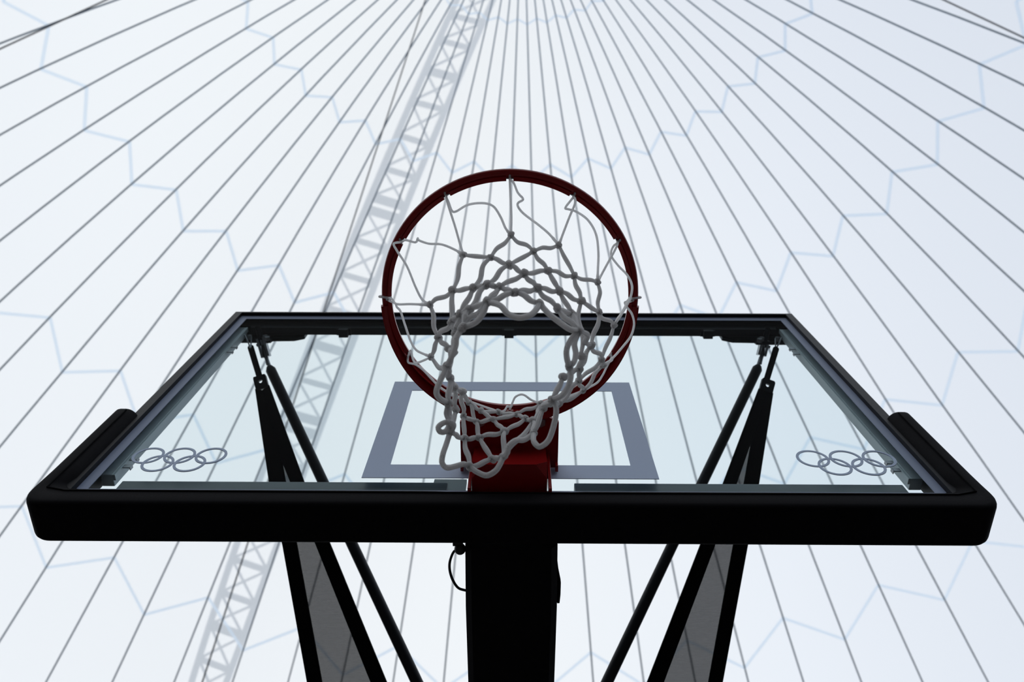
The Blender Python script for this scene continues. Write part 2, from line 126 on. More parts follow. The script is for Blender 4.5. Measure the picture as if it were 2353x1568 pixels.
def glass_mat():
    m = bpy.data.materials.new('toughened_glass'); m.use_nodes = True; nt = m.node_tree
    nt.nodes.remove(nt.nodes['Principled BSDF']); out = nt.nodes['Material Output']
    tr = nt.nodes.new('ShaderNodeBsdfTransparent'); tr.inputs['Color'].default_value = (.905, .945, .952, 1)
    gl = nt.nodes.new('ShaderNodeBsdfGlossy'); gl.inputs['Roughness'].default_value = .02
    fr = nt.nodes.new('ShaderNodeFresnel'); fr.inputs['IOR'].default_value = 1.45
    ml = nt.nodes.new('ShaderNodeMath'); ml.operation = 'MULTIPLY'; ml.inputs[1].default_value = .05
    # outer faces only, and as faint as through the photographer's polarising filter
    ge = nt.nodes.new('ShaderNodeNewGeometry'); iv = nt.nodes.new('ShaderNodeMath'); iv.operation = 'SUBTRACT'; iv.inputs[0].default_value = 1
    nt.links.new(ge.outputs['Backfacing'], iv.inputs[1])
    m2 = nt.nodes.new('ShaderNodeMath'); m2.operation = 'MULTIPLY'
    nt.links.new(fr.outputs[0], m2.inputs[0]); nt.links.new(iv.outputs[0], m2.inputs[1]); nt.links.new(m2.outputs[0], ml.inputs[0])
    mx = nt.nodes.new('ShaderNodeMixShader')
    nt.links.new(ml.outputs[0], mx.inputs[0]); nt.links.new(tr.outputs[0], mx.inputs[1]); nt.links.new(gl.outputs[0], mx.inputs[2])
    nt.links.new(mx.outputs[0], out.inputs['Surface'])
    return m
M['glass'] = glass_mat()

def mesh_mat():
    """open-weave black mesh: threads with small see-through holes"""
    m = bpy.data.materials.new('open_black_mesh'); m.use_nodes = True; nt = m.node_tree
    b = nt.nodes['Principled BSDF']; out = nt.nodes['Material Output']
    b.inputs['Base Color'].default_value = (.02, .02, .022, 1); b.inputs['Roughness'].default_value = .7
    tr = nt.nodes.new('ShaderNodeBsdfTransparent')
    tc = nt.nodes.new('ShaderNodeTexCoord')
    w1 = nt.nodes.new('ShaderNodeTexWave'); w1.wave_type = 'BANDS'; w1.bands_direction = 'X'; w1.inputs['Scale'].default_value = 150
    w2 = nt.nodes.new('ShaderNodeTexWave'); w2.wave_type = 'BANDS'; w2.bands_direction = 'Y'; w2.inputs['Scale'].default_value = 115
    nt.links.new(tc.outputs['Object'], w1.inputs['Vector']); nt.links.new(tc.outputs['Object'], w2.inputs['Vector'])
    mu = nt.nodes.new('ShaderNodeMath'); mu.operation = 'MULTIPLY'
    nt.links.new(w1.outputs['Fac'], mu.inputs[0]); nt.links.new(w2.outputs['Fac'], mu.inputs[1])
    mr = nt.nodes.new('ShaderNodeMapRange'); mr.inputs['To Min'].default_value = .26; mr.inputs['To Max'].default_value = .56
    nt.links.new(mu.outputs[0], mr.inputs['Value'])
    mx = nt.nodes.new('ShaderNodeMixShader'); nt.links.new(mr.outputs['Result'], mx.inputs[0])
    nt.links.new(b.outputs[0], mx.inputs[1]); nt.links.new(tr.outputs[0], mx.inputs[2]); nt.links.new(mx.outputs[0], out.inputs['Surface'])
    return m
M['mesh'] = mesh_mat()

# ---------------------------------------------------------------- object helpers
def tag(o, label, cat, group=None):
    o['label'] = label; o['category'] = cat
    if group: o['group'] = group
    return o

def thing(name, loc, label, cat, group=None):
    o = bpy.data.objects.new(name, None); C.objects.link(o); o.location = loc
    o.empty_display_size = .1
    return tag(o, label, cat, group)

def obj(name, bm, m, parent=None, label=None, smooth=True, recalc=True):
    if recalc: bmesh.ops.recalc_face_normals(bm, faces=bm.faces)
    me = bpy.data.meshes.new(name)
    if parent is not None:
        off = Vector(parent_world(parent))
        bmesh.ops.translate(bm, verts=bm.verts, vec=-off)
    bm.to_mesh(me); bm.free()
    if smooth:
        me.polygons.foreach_set('use_smooth', [True] * len(me.polygons))
        try: me.set_sharp_from_angle(angle=math.radians(38))
        except Exception: pass
    me.materials.append(m)
    o = bpy.data.objects.new(name, me); C.objects.link(o)
    if parent is not None: o.parent = parent
    if label: o['label'] = label
    return o

def parent_world(p):
    v = Vector(p.location)
    while p.parent: p = p.parent; v += Vector(p.location)
    return v

def struct(name, bm, m, label=None):
    o = obj(name, bm, m); o['kind'] = 'structure'
    if label: o['label'] = label
    return o

def box(bm, lo, hi, bevel=0.):
    r = bmesh.ops.create_cube(bm, size=1.0)
    vs = r['verts']
    for v in vs:
        v.co = Vector([(lo[i] + hi[i]) / 2 + v.co[i] * (hi[i] - lo[i]) for i in range(3)])
    if bevel:
        es = list({e for v in vs for e in v.link_edges})
        bmesh.ops.bevel(bm, geom=es, offset=bevel, segments=2, affect='EDGES', profile=.6)

def catmull(P, n=8):
    P = [Vector(p) for p in P]
    if len(P) < 3:
        return [P[0].lerp(P[-1], i / n) for i in range(n + 1)]
    out = []
    Q = [P[0] * 2 - P[1]] + P + [P[-1] * 2 - P[-2]]
    for i in range(1, len(Q) - 2):
        p0, p1, p2, p3 = Q[i - 1:i + 3]
        # centripetal spacing keeps tight bends free of loops
        def tj(t, a, b): return t + max((b - a).length, 1e-5) ** .5
        t0 = 0; t1 = tj(t0, p0, p1); t2 = tj(t1, p1, p2); t3 = tj(t2, p2, p3)
        for k in range(n):
            t = t1 + (t2 - t1) * k / n
            A1 = p0 * ((t1 - t) / (t1 - t0)) + p1 * ((t - t0) / (t1 - t0))
            A2 = p1 * ((t2 - t) / (t2 - t1)) + p2 * ((t - t1) / (t2 - t1))
            A3 = p2 * ((t3 - t) / (t3 - t2)) + p3 * ((t - t2) / (t3 - t2))
            B1 = A1 * ((t2 - t) / (t2 - t0)) + A2 * ((t - t0) / (t2 - t0))
            B2 = A2 * ((t3 - t) / (t3 - t1)) + A3 * ((t - t1) / (t3 - t1))
            out.append(B1 * ((t2 - t) / (t2 - t1)) + B2 * ((t - t1) / (t2 - t1)))
    out.append(P[-1])
    return out

def tube(bm, pts, r, seg=8, closed=False, cap=True, uv=True):
    pts = [Vector(p) for p in pts]
    lay = (bm.loops.layers.uv.get('UVMap') or bm.loops.layers.uv.new('UVMap')) if uv else None
    n = len(pts); rings = []; us = []; L = 0.
    T0 = (pts[1] - pts[0]).normalized()
    N = T0.orthogonal().normalized()
    for i, p in enumerate(pts):
        if closed: T = (pts[(i + 1) % n] - pts[i - 1]).normalized()
        else: T = (pts[min(i + 1, n - 1)] - pts[max(i - 1, 0)]).normalized()
        if T.length < .5: T = T0
        N = (N - T * N.dot(T))
        N = N.normalized() if N.length > 1e-6 else T.orthogonal().normalized()
        B = T.cross(N)
        rr = r(i / (n - 1)) if callable(r) else r
        rings.append([bm.verts.new(p + (N * math.cos(a) + B * math.sin(a)) * rr) for a in [2 * PI * k / seg for k in range(seg)]])
        if i: L += (p - pts[i - 1]).length
        us.append(L)
    m = n if closed else n - 1
    for i in range(m):
        a, b = rings[i], rings[(i + 1) % n]
        u0, u1 = us[i], us[i + 1] if i + 1 < n else us[i] + (pts[0] - pts[i]).length
        for k in range(seg):
            f = bm.faces.new((a[k], a[(k + 1) % seg], b[(k + 1) % seg], b[k]))
            if lay:
                for lp, (u, v) in zip(f.loops, ((u0, k), (u0, k + 1), (u1, k + 1), (u1, k))): lp[lay].uv = (u, v / seg)
    if cap and not closed:
        bm.faces.new(rings[0][::-1]); bm.faces.new(rings[-1])

def ring_pts(c, R, z, n=96, a0=0., a1=2 * PI, close=True):
    k = n if close else n + 1
    return [Vector((c[0] + R * math.sin(a0 + (a1 - a0) * i / n), c[1] - R * math.cos(a0 + (a1 - a0) * i / n), z)) for i in range(k)]

def arc_sweep(bm, c, prof, a0, a1, n=64):
    """sweep a closed (radius, z) profile about the vertical axis through c; angle 0 points to the court"""
    rows = []
    for i in range(n + 1):
        a = a0 + (a1 - a0) * i / n
        P = prof(i / n) if callable(prof) else prof
        rows.append([bm.verts.new((c[0] + r * math.sin(a), c[1] - r * math.cos(a), z)) for r, z in P])
    k = len(rows[0])
    for i in range(n):
        for j in range(k):
            bm.faces.new((rows[i][j], rows[i][(j + 1) % k], rows[i + 1][(j + 1) % k], rows[i + 1][j]))
    bm.faces.new(rows[0][::-1]); bm.faces.new(rows[-1])

def prism(bm, poly, axis, lo, hi, bevel=0.):
    """extrude a 2D polygon along axis ('x': poly is (y,z); 'y': poly is (x,z); 'z': poly is (x,y))"""
    f = {'x': lambda p, t: (t, p[0], p[1]), 'y': lambda p, t: (p[0], t, p[1]), 'z': lambda p, t: (p[0], p[1], t)}[axis]
    a = [bm.verts.new(f(p, lo)) for p in poly]; b = [bm.verts.new(f(p, hi)) for p in poly]
    n = len(poly); fs = [bm.faces.new(a[::-1]), bm.faces.new(b)]
    for i in range(n): fs.append(bm.faces.new((a[i], a[(i + 1) % n], b[(i + 1) % n], b[i])))
    if bevel:
        bmesh.ops.bevel(bm, geom=list({e for x in fs for e in x.edges}), offset=bevel, segments=2, affect='EDGES', profile=.6)

def plate_between(bm, A, B, thick_dir, t):
    """ruled strip with thickness: A, B are equal-length point lists"""
    d = Vector(thick_dir).normalized() * (t / 2); rows = []
    for a, b in zip(A, B):
        a, b = Vector(a), Vector(b)
        rows.append([bm.verts.new(a - d), bm.verts.new(b - d), bm.verts.new(b + d), bm.verts.new(a + d)])
    for i in range(len(rows) - 1):
        for j in range(4): bm.faces.new((rows[i][j], rows[i][(j + 1) % 4], rows[i + 1][(j + 1) % 4], rows[i + 1][j]))
    bm.faces.new(rows[0][::-1]); bm.faces.new(rows[-1])

def frame_bars(bm, xo, zo0, zo1, xi, zi0, zi1, y0, y1, sides='LRTB'):
    """mitred rectangular frame between an outer and an inner rectangle"""
    Q = {'T': [(-xo, zo1), (xo, zo1), (xi, zi1), (-xi, zi1)], 'B': [(-xi, zi0), (xi, zi0), (xo, zo0), (-xo, zo0)],
         'L': [(-xo, zo0), (-xo, zo1), (-xi, zi1), (-xi, zi0)], 'R': [(xi, zi0), (xi, zi1), (xo, zo1), (xo, zo0)]}
    for s in sides: prism(bm, Q[s], 'y', y0, y1)

# ================================================================ the tent hall
RX, RY = ROOF['ax'], ROOF['ay']
PA, PB, PC = ROOF['prof']
R_EDGE = 46.
def roof_pt(r, a, dz=0.):
    x, y = r * math.sin(a), r * math.cos(a)
    rr = max(r, .0)
    z = 40 - PA * rr - PB * rr * rr - PC * rr ** 3
    return Vector((RX + x, RY + y, z + ROOF['tx'] * x + ROOF['ty'] * y + dz))
def cable_az(k):
    return ROOF['phi'] + math.radians(ROOF['dl']) * k + ROOF['e2'] * (k / 10) ** 2 + ROOF['e3'] * (k / 10) ** 3

bm = bmesh.new()
NA = 198; radii = [.6, 1.5, 2.5, 3.5, 4.5, 5.5, 7, 8.5, 10, 12, 14, 16, 18, 20, 22, 24, 26, 28, 30, 32, 34, 36, 38, 40, 42, 44, R_EDGE]
rows = [[bm.verts.new(roof_pt(r, 2 * PI * i / NA)) for i in range(NA)] for r in radii]
for a, b in zip(rows, rows[1:]):
    for i in range(NA): bm.faces.new((a[i], a[(i + 1) % NA], b[(i + 1) % NA], b[i]))
bm.faces.new(rows[0])
ceiling = struct('ceiling', bm, M['fabric'], 'white translucent tent roof stretched over radial cables')

for ri, (ru, rl) in enumerate(ROOF['rings']):
    bm = bmesh.new(); W = .05
    pts = [(rl if k % 2 else ru, cable_az(k)) for k in range(-26, 28)]
    for (r0, a0), (r1, a1) in zip(pts, pts[1:]):
        nseg = 4
        prev = None
        for s in range(nseg + 1):
            t = s / nseg
            # straight seam between its two cable crossings, laid on the membrane
            p0, p1 = roof_pt(r0, a0), roof_pt(r1, a1)
            xy = p0.lerp(p1, t); r = math.hypot(xy.x - RX, xy.y - RY); a = math.atan2(xy.x - RX, xy.y - RY)
            q_ = roof_pt(r, a, -.03)
            d = (p1 - p0).normalized(); nrm = Vector((0, 0, 1)); side = d.cross((roof_pt(r + .5, a) - roof_pt(r, a)).cross(roof_pt(r, a + .01) - roof_pt(r, a)).normalized()).normalized()
            cur = (bm.verts.new(q_ + side * W), bm.verts.new(q_ - side * W))
            if prev: bm.faces.new((prev[0], prev[1], cur[1], cur[0]))
            prev = cur
    obj('roof_seam', bm, M['seam'], ceiling, 'pale blue zigzag seam of the roof membrane', recalc=False)

def ordinal(n):
    return ['', 'first', 'second', 'third', 'fourth', 'fifth', 'sixth', 'seventh', 'eighth', 'ninth', 'tenth', 'eleventh', 'twelfth', 'thirteenth', 'fourteenth', 'fifteenth', 'sixteenth', 'seventeenth', 'eighteenth', 'nineteenth', 'twentieth'][n]
for k in range(-18, 20):
    bm = bmesh.new(); a = cable_az(k)
    tube(bm, [roof_pt(r, a, -.14) for r in [1.2, 2, 3, 4, 5, 6, 7, 8, 10, 12, 14, 16, 18, 20, 23, 26, 29, 32, 36, 40, 44, R_EDGE - .3]], .027, 6, uv=False)
    o = obj('roof_cable', bm, M['cable'])
    if k == 0: lab = 'dark roof cable rising from the topmost point of the red rim'
    elif k > 0: lab = 'dark roof cable, %s to the right of the one above the rim top' % ordinal(k)
    else: lab = 'dark roof cable, %s to the left of the one above the rim top' % ordinal(-k)
    tag(o, lab, 'cable', 'radial cables under the tent roof')

for (a, b), lab in zip(WIRE, ('thin steel wire slanting past the lattice mast on its left side', 'thin steel wire crossing the top left corner of the roof', 'thin steel wire crossing the top right corner of the roof')):
    bm = bmesh.new(); a, b = Vector(a), Vector(b)
    tube(bm, [a.lerp(b, t / 12) for t in range(13)], .022, 6, uv=False)
    tag(obj('steel_wire', bm, M['wire']), lab, 'wire', 'thin wires under the roof')

# lattice mast lying outside over the membrane, seen through it
mast = thing('lattice_mast', CHL[0], 'pale lattice mast with crossed braces showing through the white tent roof', 'mast')
for ch in (CHL, CHR):
    bm = bmesh.new(); tube(bm, catmull(ch, 3), .15, 8, uv=False); obj('chord', bm, M['mast'], mast)
for i, (a, b, w) in enumerate(RUNG):
    bm = bmesh.new(); a, b = Vector(a), Vector(b)
    dn = (Vector(CHL[min(i + 2, 35)]) - Vector(CHL[i])).normalized()
    d = (b - a).normalized(); nn = d.cross(dn).normalized(); up = nn.cross(d).normalized()
    h = .19 if w else .12
    vs = [bm.verts.new(p + up * su * h + nn * sn * .06) for p in (a, b) for su, sn in ((-1, -1), (1, -1), (1, 1), (-1, 1))]
    for f in ((0, 1, 2, 3), (7, 6, 5, 4), (0, 4, 5, 1), (1, 5, 6, 2), (2, 6, 7, 3), (3, 7, 4, 0)): bm.faces.new([vs[j] for j in f])
    obj('rung', bm, M['mast'], mast)
    if i + 1 < len(RUNG):
        a2, b2 = Vector(RUNG[i + 1][0]), Vector(RUNG[i + 1][1])
        if (a2 - a).length > 1.0:
            bm = bmesh.new()
            for p0, p1 in ((a, b2), (b, a2)): tube(bm, [p0, p0.lerp(p1, .5), p1], .06, 6, uv=False)
            obj('cross_brace', bm, M['mast'], mast)

# floor, and an unseen dark wall ring added to cut low light on the board
bm = bmesh.new(); bmesh.ops.create_circle(bm, cap_ends=True, segments=96, radius=R_EDGE + .5, matrix=Matrix.Translation((RX, RY, 0)))
struct('floor', bm, M['floor'], 'dark hardwood court floor')
zr = roof_pt(R_EDGE, 0).z
for nm, q0 in (('added_wall_back', -PI / 4), ('added_wall_right', PI / 4), ('added_wall_front', 3 * PI / 4), ('added_wall_left', 5 * PI / 4)):
    bm = bmesh.new(); n = 24; P0 = []; P1 = []
    for i in range(n + 1):
        a = q0 + PI / 2 * i / n; t = roof_pt(R_EDGE, a)
        P0.append((RX + R_EDGE * math.sin(a), RY + R_EDGE * math.cos(a), 0)); P1.append((t.x, t.y, t.z + .25))
    for off in (0, .4):
        pass
    rows_ = []
    for i in range(n + 1):
        d = Vector((P0[i][0] - RX, P0[i][1] - RY, 0)).normalized() * .4
        p0, p1 = Vector(P0[i]), Vector(P1[i])
        rows_.append([bm.verts.new(v) for v in (p0, p1, p1 + d, p0 + d)])
    for i in range(n):
        for j in range(4): bm.faces.new((rows_[i][j], rows_[i][(j + 1) % 4], rows_[i + 1][(j + 1) % 4], rows_[i + 1][j]))
    bm.faces.new(rows_[0][::-1]); bm.faces.new(rows_[-1])
    struct(nm, bm, M['wall'], 'added dark wall blocking low side light')

# ================================================================ backboard
Z0, Z1 = 2.892, 3.933
bb = thing('basketball_backboard', (0, 0, Z0), 'glass basketball backboard with black frame, white markings and thick black bottom padding', 'backboard')
bm = bmesh.new(); box(bm, (-.850, 0, Z0 + .004), (.850, .012, 3.930)); obj('glass_pane', bm, M['glass'], bb, 'clear greenish glass pane', smooth=False)
bm = bmesh.new(); frame_bars(bm, .861, Z0, Z1, .8405, 2.915, 3.9265, -.012, .046); 
obj('outer_frame', bm, M['black_metal'], bb, 'slim black metal frame', smooth=False)
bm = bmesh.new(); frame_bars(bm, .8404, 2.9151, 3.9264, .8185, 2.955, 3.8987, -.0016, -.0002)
obj('border_line', bm, M['border_shade_paint'], bb, 'painted grey-white border line', smooth=False)
bm = bmesh.new(); frame_bars(bm, .2955, 3.0, 3.449, .2455, 3.05, 3.399, -.0016, -.0002)
obj('target_rectangle', bm, M['white_paint'], bb, 'painted white shooting square', smooth=False)
# black reveal behind the border line and the aluminium rails behind the glass
for sd in 'LR':
    bm = bmesh.new(); frame_bars(bm, .840, 2.92, 3.926, .8335, 2.957, 3.8960, .0122, .016, sd)
    obj('backing_strip', bm, M['black_metal'], bb, smooth=False)
bm = bmesh.new(); box(bm, (-.835, .017, 3.885), (.835, .046, 3.915), .002); box(bm, (-.80, .017, 3.872), (.80, .030, 3.885), .001)
obj('crossrail', bm, M['black_metal'], bb, smooth=False)
for s in (-1, 1):
    x0, x1 = sorted((s * .838, s * .8125))
    bm = bmesh.new(); box(bm, (x0, .0165, 3.034), (x1, .044, 3.872), .002)
    x2, x3 = sorted((s * .8125, s * .8075)); box(bm, (x2, .0165, 3.034), (x3, .030, 3.872), .0008)
    rail = obj('upright_rail', bm, M['alu'], bb, 'grey aluminium side rail behind the glass', smooth=False)
    for z in (3.102, 3.072, 3.725, 3.69):
        bm = bmesh.new(); xa, xb = sorted((s * .8075, s * .7935)); box(bm, (xa, .018, z - .006), (xb, .021, z + .006), .001)
        xa, xb = sorted((s * .7935, s * .7915)); box(bm, (xa, .018, z - .006), (xb, .026, z + .006), .0008)
        obj('clip', bm, M['steel'], rail, smooth=False)
    xa, xb = (-.781, -.125) if s < 0 else (.128, .785)
    bm = bmesh.new(); box(bm, (xa, .0165, 2.945), (xb, .050, 3.012), .002)
    prism(bm, [(xa + .01, 2.93), (xb - .01, 2.93), (xb, 2.945), (xa, 2.945)], 'y', .018, .048)
    obj('sill_rail', bm, M['rail'], bb, 'dark metal bottom rail behind the glass', smooth=False)
    # corner plate with its bolt heads
    bm = bmesh.new()
    prism(bm, [(s * .838, 3.925), (s * .640, 3.925), (s * .640, 3.880), (s * .668, 3.862), (s * .735, 3.862), (s * .735, 3.846), (s * .838, 3.846)], 'y', .047, .058, .0015)
    cp = obj('corner_plate', bm, M['black_metal'], bb, 'black steel corner plate', smooth=False)
    for x, z in ((.80, 3.853), (.752, 3.853), (.742, 3.842), (.66, 3.905)):
        bm = bmesh.new(); bmesh.ops.create_cone(bm, cap_ends=True, segments=6, radius1=.0075, radius2=.0075, depth=.012, matrix=Matrix.Translation((s * x, .041, z)) @ Matrix.Rotation(PI / 2, 4, 'X'))
        obj('bolt', bm, M['steel'], cp, smooth=False)
# small lamp brackets hanging under the top rail
for x in (-.516, -.012, .592):
    bm = bmesh.new(); box(bm, (x - .014, .018, 3.858), (x + .014, .044, 3.874), .001); box(bm, (x - .022, .02, 3.868), (x + .022, .04, 3.874))
    obj('rail_clip', bm, M['black_metal'], bb, smooth=False)
# plate of the arm showing through the glass left of the rim bracket
bm = bmesh.new(); prism(bm, [(-.168, 2.95), (-.092, 2.95), (-.092, 3.080), (-.160, 3.080)], 'y', .052, .060)
obj('mounting_plate', bm, M['rail'], bb, smooth=False)

def annulus(bm, cx, cz, ro, ri, y0, y1, n=56):
    rows_ = []
    for i in range(n):
        a = 2 * PI * i / n
        rows_.append([bm.verts.new((cx + r * math.cos(a), y, cz + r * math.sin(a))) for r, y in ((ro, y0), (ri, y0), (ri, y1), (ro, y1))])
    for i in range(n):
        p, q_ = rows_[i], rows_[(i + 1) % n]
        for j in range(4): bm.faces.new((p[j], p[(j + 1) % 4], q_[(j + 1) % 4], q_[j]))
for cx, cz, W, lab in ((-.6913, 3.0665, .1955, 'five interlocked white rings by the left edge'), (.6968, 3.0665, .2035, 'five interlocked white rings by the right edge')):
    bm = bmesh.new(); D = W / 3.06; sp = D * 1.03
    for i in range(5):
        x = cx + (i - 2) * sp / 2; z = cz + (.0155 if i % 2 == 0 else -.0155)
        annulus(bm, x, z, D / 2 + .0003, D / 2 - .0052, -.0016 - .00008 * i, -.0002)
    obj('ring_emblem', bm, M['white_paint'], bb, lab, smooth=False)

# padding: one profile carried along the bottom edge and up both sides
def pad_mesh():
    bm = bmesh.new()
    XO, ZB, RO = .898, 2.864, .042
    XI, ZI, ZT = .848, 2.951, 3.236
    path = []
    def add(o, i): path.append((Vector((o[0], 0, o[1])), Vector((i[0], 0, i[1]))))
    nz = 10
    for k in range(nz + 1):
        z = ZT + (2.98 - ZT) * k / nz
        add((-XO, z), (-XI, z))
    for k in range(0, 11):
        a = PI / 2 * k / 10
        o = (-XO + RO - RO * math.cos(a), ZB + RO - RO * math.sin(a))
        i = (-XI + .018 - .018 * math.cos(a), ZI + .018 - .018 * math.sin(a))
        add(o, i)
    nx = 60
    for k in range(1, nx):
        x = -XO + RO + (2 * XO - 2 * RO) * k / nx; xi = -XI + .018 + (2 * XI - .036) * k / nx
        u = max(0., min(1., (.148 - abs(x + .002)) / .03)); u = u * u * (3 - 2 * u)
        add((x, ZB), (xi, ZI - .009 * u))
    left = path[:nz + 1 + 11]
    for o, i in reversed(left): path.append((Vector((-o.x, 0, o.z)), Vector((-i.x, 0, i.z))))
    def section(o, i):
        d = (i - o); L = d.length; d = d / L; P = []
        def pt(t, y): P.append(o + d * t + Vector((0, y, 0)))
        rf, rb = .012, .014                       # outer edge rounding, front and back
        for k in range(5): a = PI / 2 * k / 4; pt(rb - rb * math.sin(a), .060 - rb + rb * math.cos(a))
        for k in range(5): a = PI / 2 * k / 4; pt(rf - rf * math.cos(a), -.030 + rf - rf * math.sin(a))
        rl = .026 if L < .07 else min(.046, .5 * L)   # soft roll of the inner lip down to the glass
        blend = max(0., min(1., (L - .055) / .03))
        for k in range(9):
            u = k / 8; a = PI / 2 * u
            rt, ry = math.sin(a), 1 - math.cos(a)      # round on the upright arms, an even slope along the bottom
            rt = rt * (1 - blend) + u * blend; ry = ry * (1 - blend) + (u ** 1.1) * blend
            pt(L - rl + rl * rt, -.030 + .027 * ry)
        pt(L, -.0022)
        t1 = min(.030, L * .55)
        pt(t1, -.0125); pt(t1, .047); pt(t1 + .012, .050); pt(t1 + .012, .060)
        return P
    secs = [section(o, i) for o, i in path]
    # rounded ends of the two upright arms
    def cap(sec, dz):
        c = sum(sec, Vector()) / len(sec); out = []
        for k in range(1, 6):
            a = PI / 2 * k / 5
            out.append([c + (p - c) * max(math.cos(a), .02) ** .8 + Vector((0, 0, dz * math.sin(a))) for p in sec])
        return out
    secs = cap(secs[0], .016)[::-1] + secs + cap(secs[-1], .016)
    rows_ = [[bm.verts.new(p) for p in s] for s in secs]
    k = len(rows_[0])
    for a, b in zip(rows_, rows_[1:]):
        for j in range(k): bm.faces.new((a[j], a[(j + 1) % k], b[(j + 1) % k], b[j]))
    bm.faces.new(rows_[0][::-1]); bm.faces.new(rows_[-1])
    return bm
pad = obj('edge_padding', pad_mesh(), M['pad'], bb, 'thick matt black foam padding along the bottom edge')
bm = bmesh.new()
seam = [(-.868, -.0312, 3.232), (-.868, -.0312, 2.915), (-.83, -.0306, 2.905), (0, -.0306, 2.9035), (.83, -.0306, 2.905), (.868, -.0312, 2.915), (.868, -.0312, 3.232)]
tube(bm, seam, .0016, 6, uv=False); obj('padding_seam', bm, M['fabric_black'], pad)

# ================================================================ rim with its bracket
RC = (-.001, -.362)
rim = thing('basketball_hoop', (RC[0], RC[1], 3.05), 'glossy dark red basketball rim with bracket bolted in front of the glass', 'rim')
bm = bmesh.new(); tube(bm, ring_pts(RC, .2310, 3.05, 128), .0086, 14, closed=True, uv=False)
obj('rim_ring', bm, M['red'], rim)
# net rail under the inner edge, cut at each hook
for i in range(12):
    bm = bmesh.new(); a0 = math.radians(30 * i + 1.6); a1 = math.radians(30 * i + 28.4)
    arc_sweep(bm, RC, [(.2195, 3.0400), (.2270, 3.0385), (.2275, 3.0435), (.2200, 3.0465)], a0, a1, 14)
    obj('net_rail', bm, M['red'], rim)
    a = math.radians(30 * i); bm = bmesh.new()
    for da in (-.02, .02):
        p = Vector((RC[0] + .2235 * math.sin(a + da), RC[1] - .2235 * math.cos(a + da), 3.0445))
        t = Vector((math.cos(a), math.sin(a), 0))
        tube(bm, [p - t * .005, p + t * .005], .0013, 6, uv=False)
    obj('net_hook', bm, M['steel'], rim)
# channel-shaped brace under the rear half of the rim
def chan(t):
    e = math.sin(PI * t); g = .25 + .75 * min(1, e * 1.6)
    ro = .2400 + .010 * e * e
    return [(.2265, 3.041), (.2265, 3.041 - .011 * g), (.2285, 3.041 - .011 * g), (.2300, 3.040), (ro - .013, 3.040), (ro - .003, 3.040 - .018 * g), (ro, 3.040 - .017 * g), (ro + .0015, 3.046)]
bm = bmesh.new(); arc_sweep(bm, RC, chan, math.radians(93), math.radians(267), 80)
obj('rim_brace', bm, M['red'], rim)
bm = bmesh.new()
prism(bm, [(-.100, -.004), (.096, -.004), (.096, -.108), (.070, -.122), (.035, -.131), (-.002, -.134), (-.039, -.131), (-.074, -.122), (-.100, -.108)], 'z', 3.036, 3.045, .001)
obj('bracket_plate', bm, M['red'], rim, smooth=False)
bm = bmesh.new()
# sloping box with cut corners
x0, x1, ch_ = -.0715, .0703, .022
yb, ym, yt = -.004, -.075, -.052
pts = [(x0, yb, 2.925), (x1, yb, 2.925), (x1, ym + .030, 2.929), (x1 - ch_, ym, 2.931), (x0 + ch_, ym, 2.931), (x0, ym + .030, 2.929),
       (x0, yb, 3.036), (x1, yb, 3.036), (x1, ym + .0037, 2.948), (x0, ym + .0037, 2.948), (x1, yt, 3.036), (x0, yt, 3.036)]
v = [bm.verts.new(p) for p in pts]
for f in ((0, 5, 4, 3, 2, 1), (3, 4, 9, 11, 10, 8), (2, 3, 8), (4, 5, 9), (1, 2, 8, 10, 7), (0, 6, 11, 9, 5), (6, 7, 10, 11), (0, 1, 7, 6)): bm.faces.new([v[i] for i in f])
obj('bracket_box', bm, M['red'], rim, smooth=False)
for s, xa in ((-1, -.0785), (1, .0725)):
    bm = bmesh.new(); box(bm, (xa, -.040, 2.905), (xa + .006, -.004, 3.036), .001); obj('cheek_plate', bm, M['red'], rim, smooth=False)
    bm = bmesh.new(); xb = -.100 if s < 0 else .090
    box(bm, (xb, -.018, 3.02), (xb + .006, -.004, 3.10), .001); obj('flange', bm, M['red'], rim, smooth=False)
for x in (-.06, .06):
    bm = bmesh.new(); bmesh.ops.create_cone(bm, cap_ends=True, segments=6, radius1=.010, radius2=.010, depth=.008, matrix=Matrix.Translation((x, -.11, 3.0325)))
    obj('bolt', bm, M['steel'], rim, smooth=False)

# ================================================================ net
net = thing('basketball_net', (RC[0], RC[1], 2.70), 'white braided cord net hanging from the red rim, its lower loops tangled', 'net')
KN = {k: Vector(v) for k, v in KNOT.items()}
def jig(a, b, i):
    """small sideways sag so that no strand is ruler straight"""
    d = b - a; s = d.cross(Vector((0, 0, 1)))
    s = s.normalized() if s.length > 1e-6 else Vector((1, 0, 0))
    w = d.length * .055 * math.sin(i * 2.399)
    return [a, a.lerp(b, .33) + s * w + Vector((0, 0, -.0015)), a.lerp(b, .68) - s * w * .6 + Vector((0, 0, -.0015)), b]
bm = bmesh.new()
for i, (a, b) in enumerate(ROPE):
    A, B = KN[a], KN[b]; zz = (A.z + B.z) / 2
    r0 = .0031 + max(0, min(1, (2.88 - zz) / .16)) * .0009
    tube(bm, catmull(jig(A, B, i), 5), lambda t, r0=r0: r0 * (1 - .16 * math.cos(2 * PI * t)), 10)
obj('netting', bm, M['rope'], net, 'knotted braided netting')
for L in LOOP:
    P = [KN[p] if isinstance(p, str) else Vector(p) for p in L]
    bm = bmesh.new(); tube(bm, catmull(P, 8), .0043, 10); obj('hem_loop', bm, M['rope'], net)
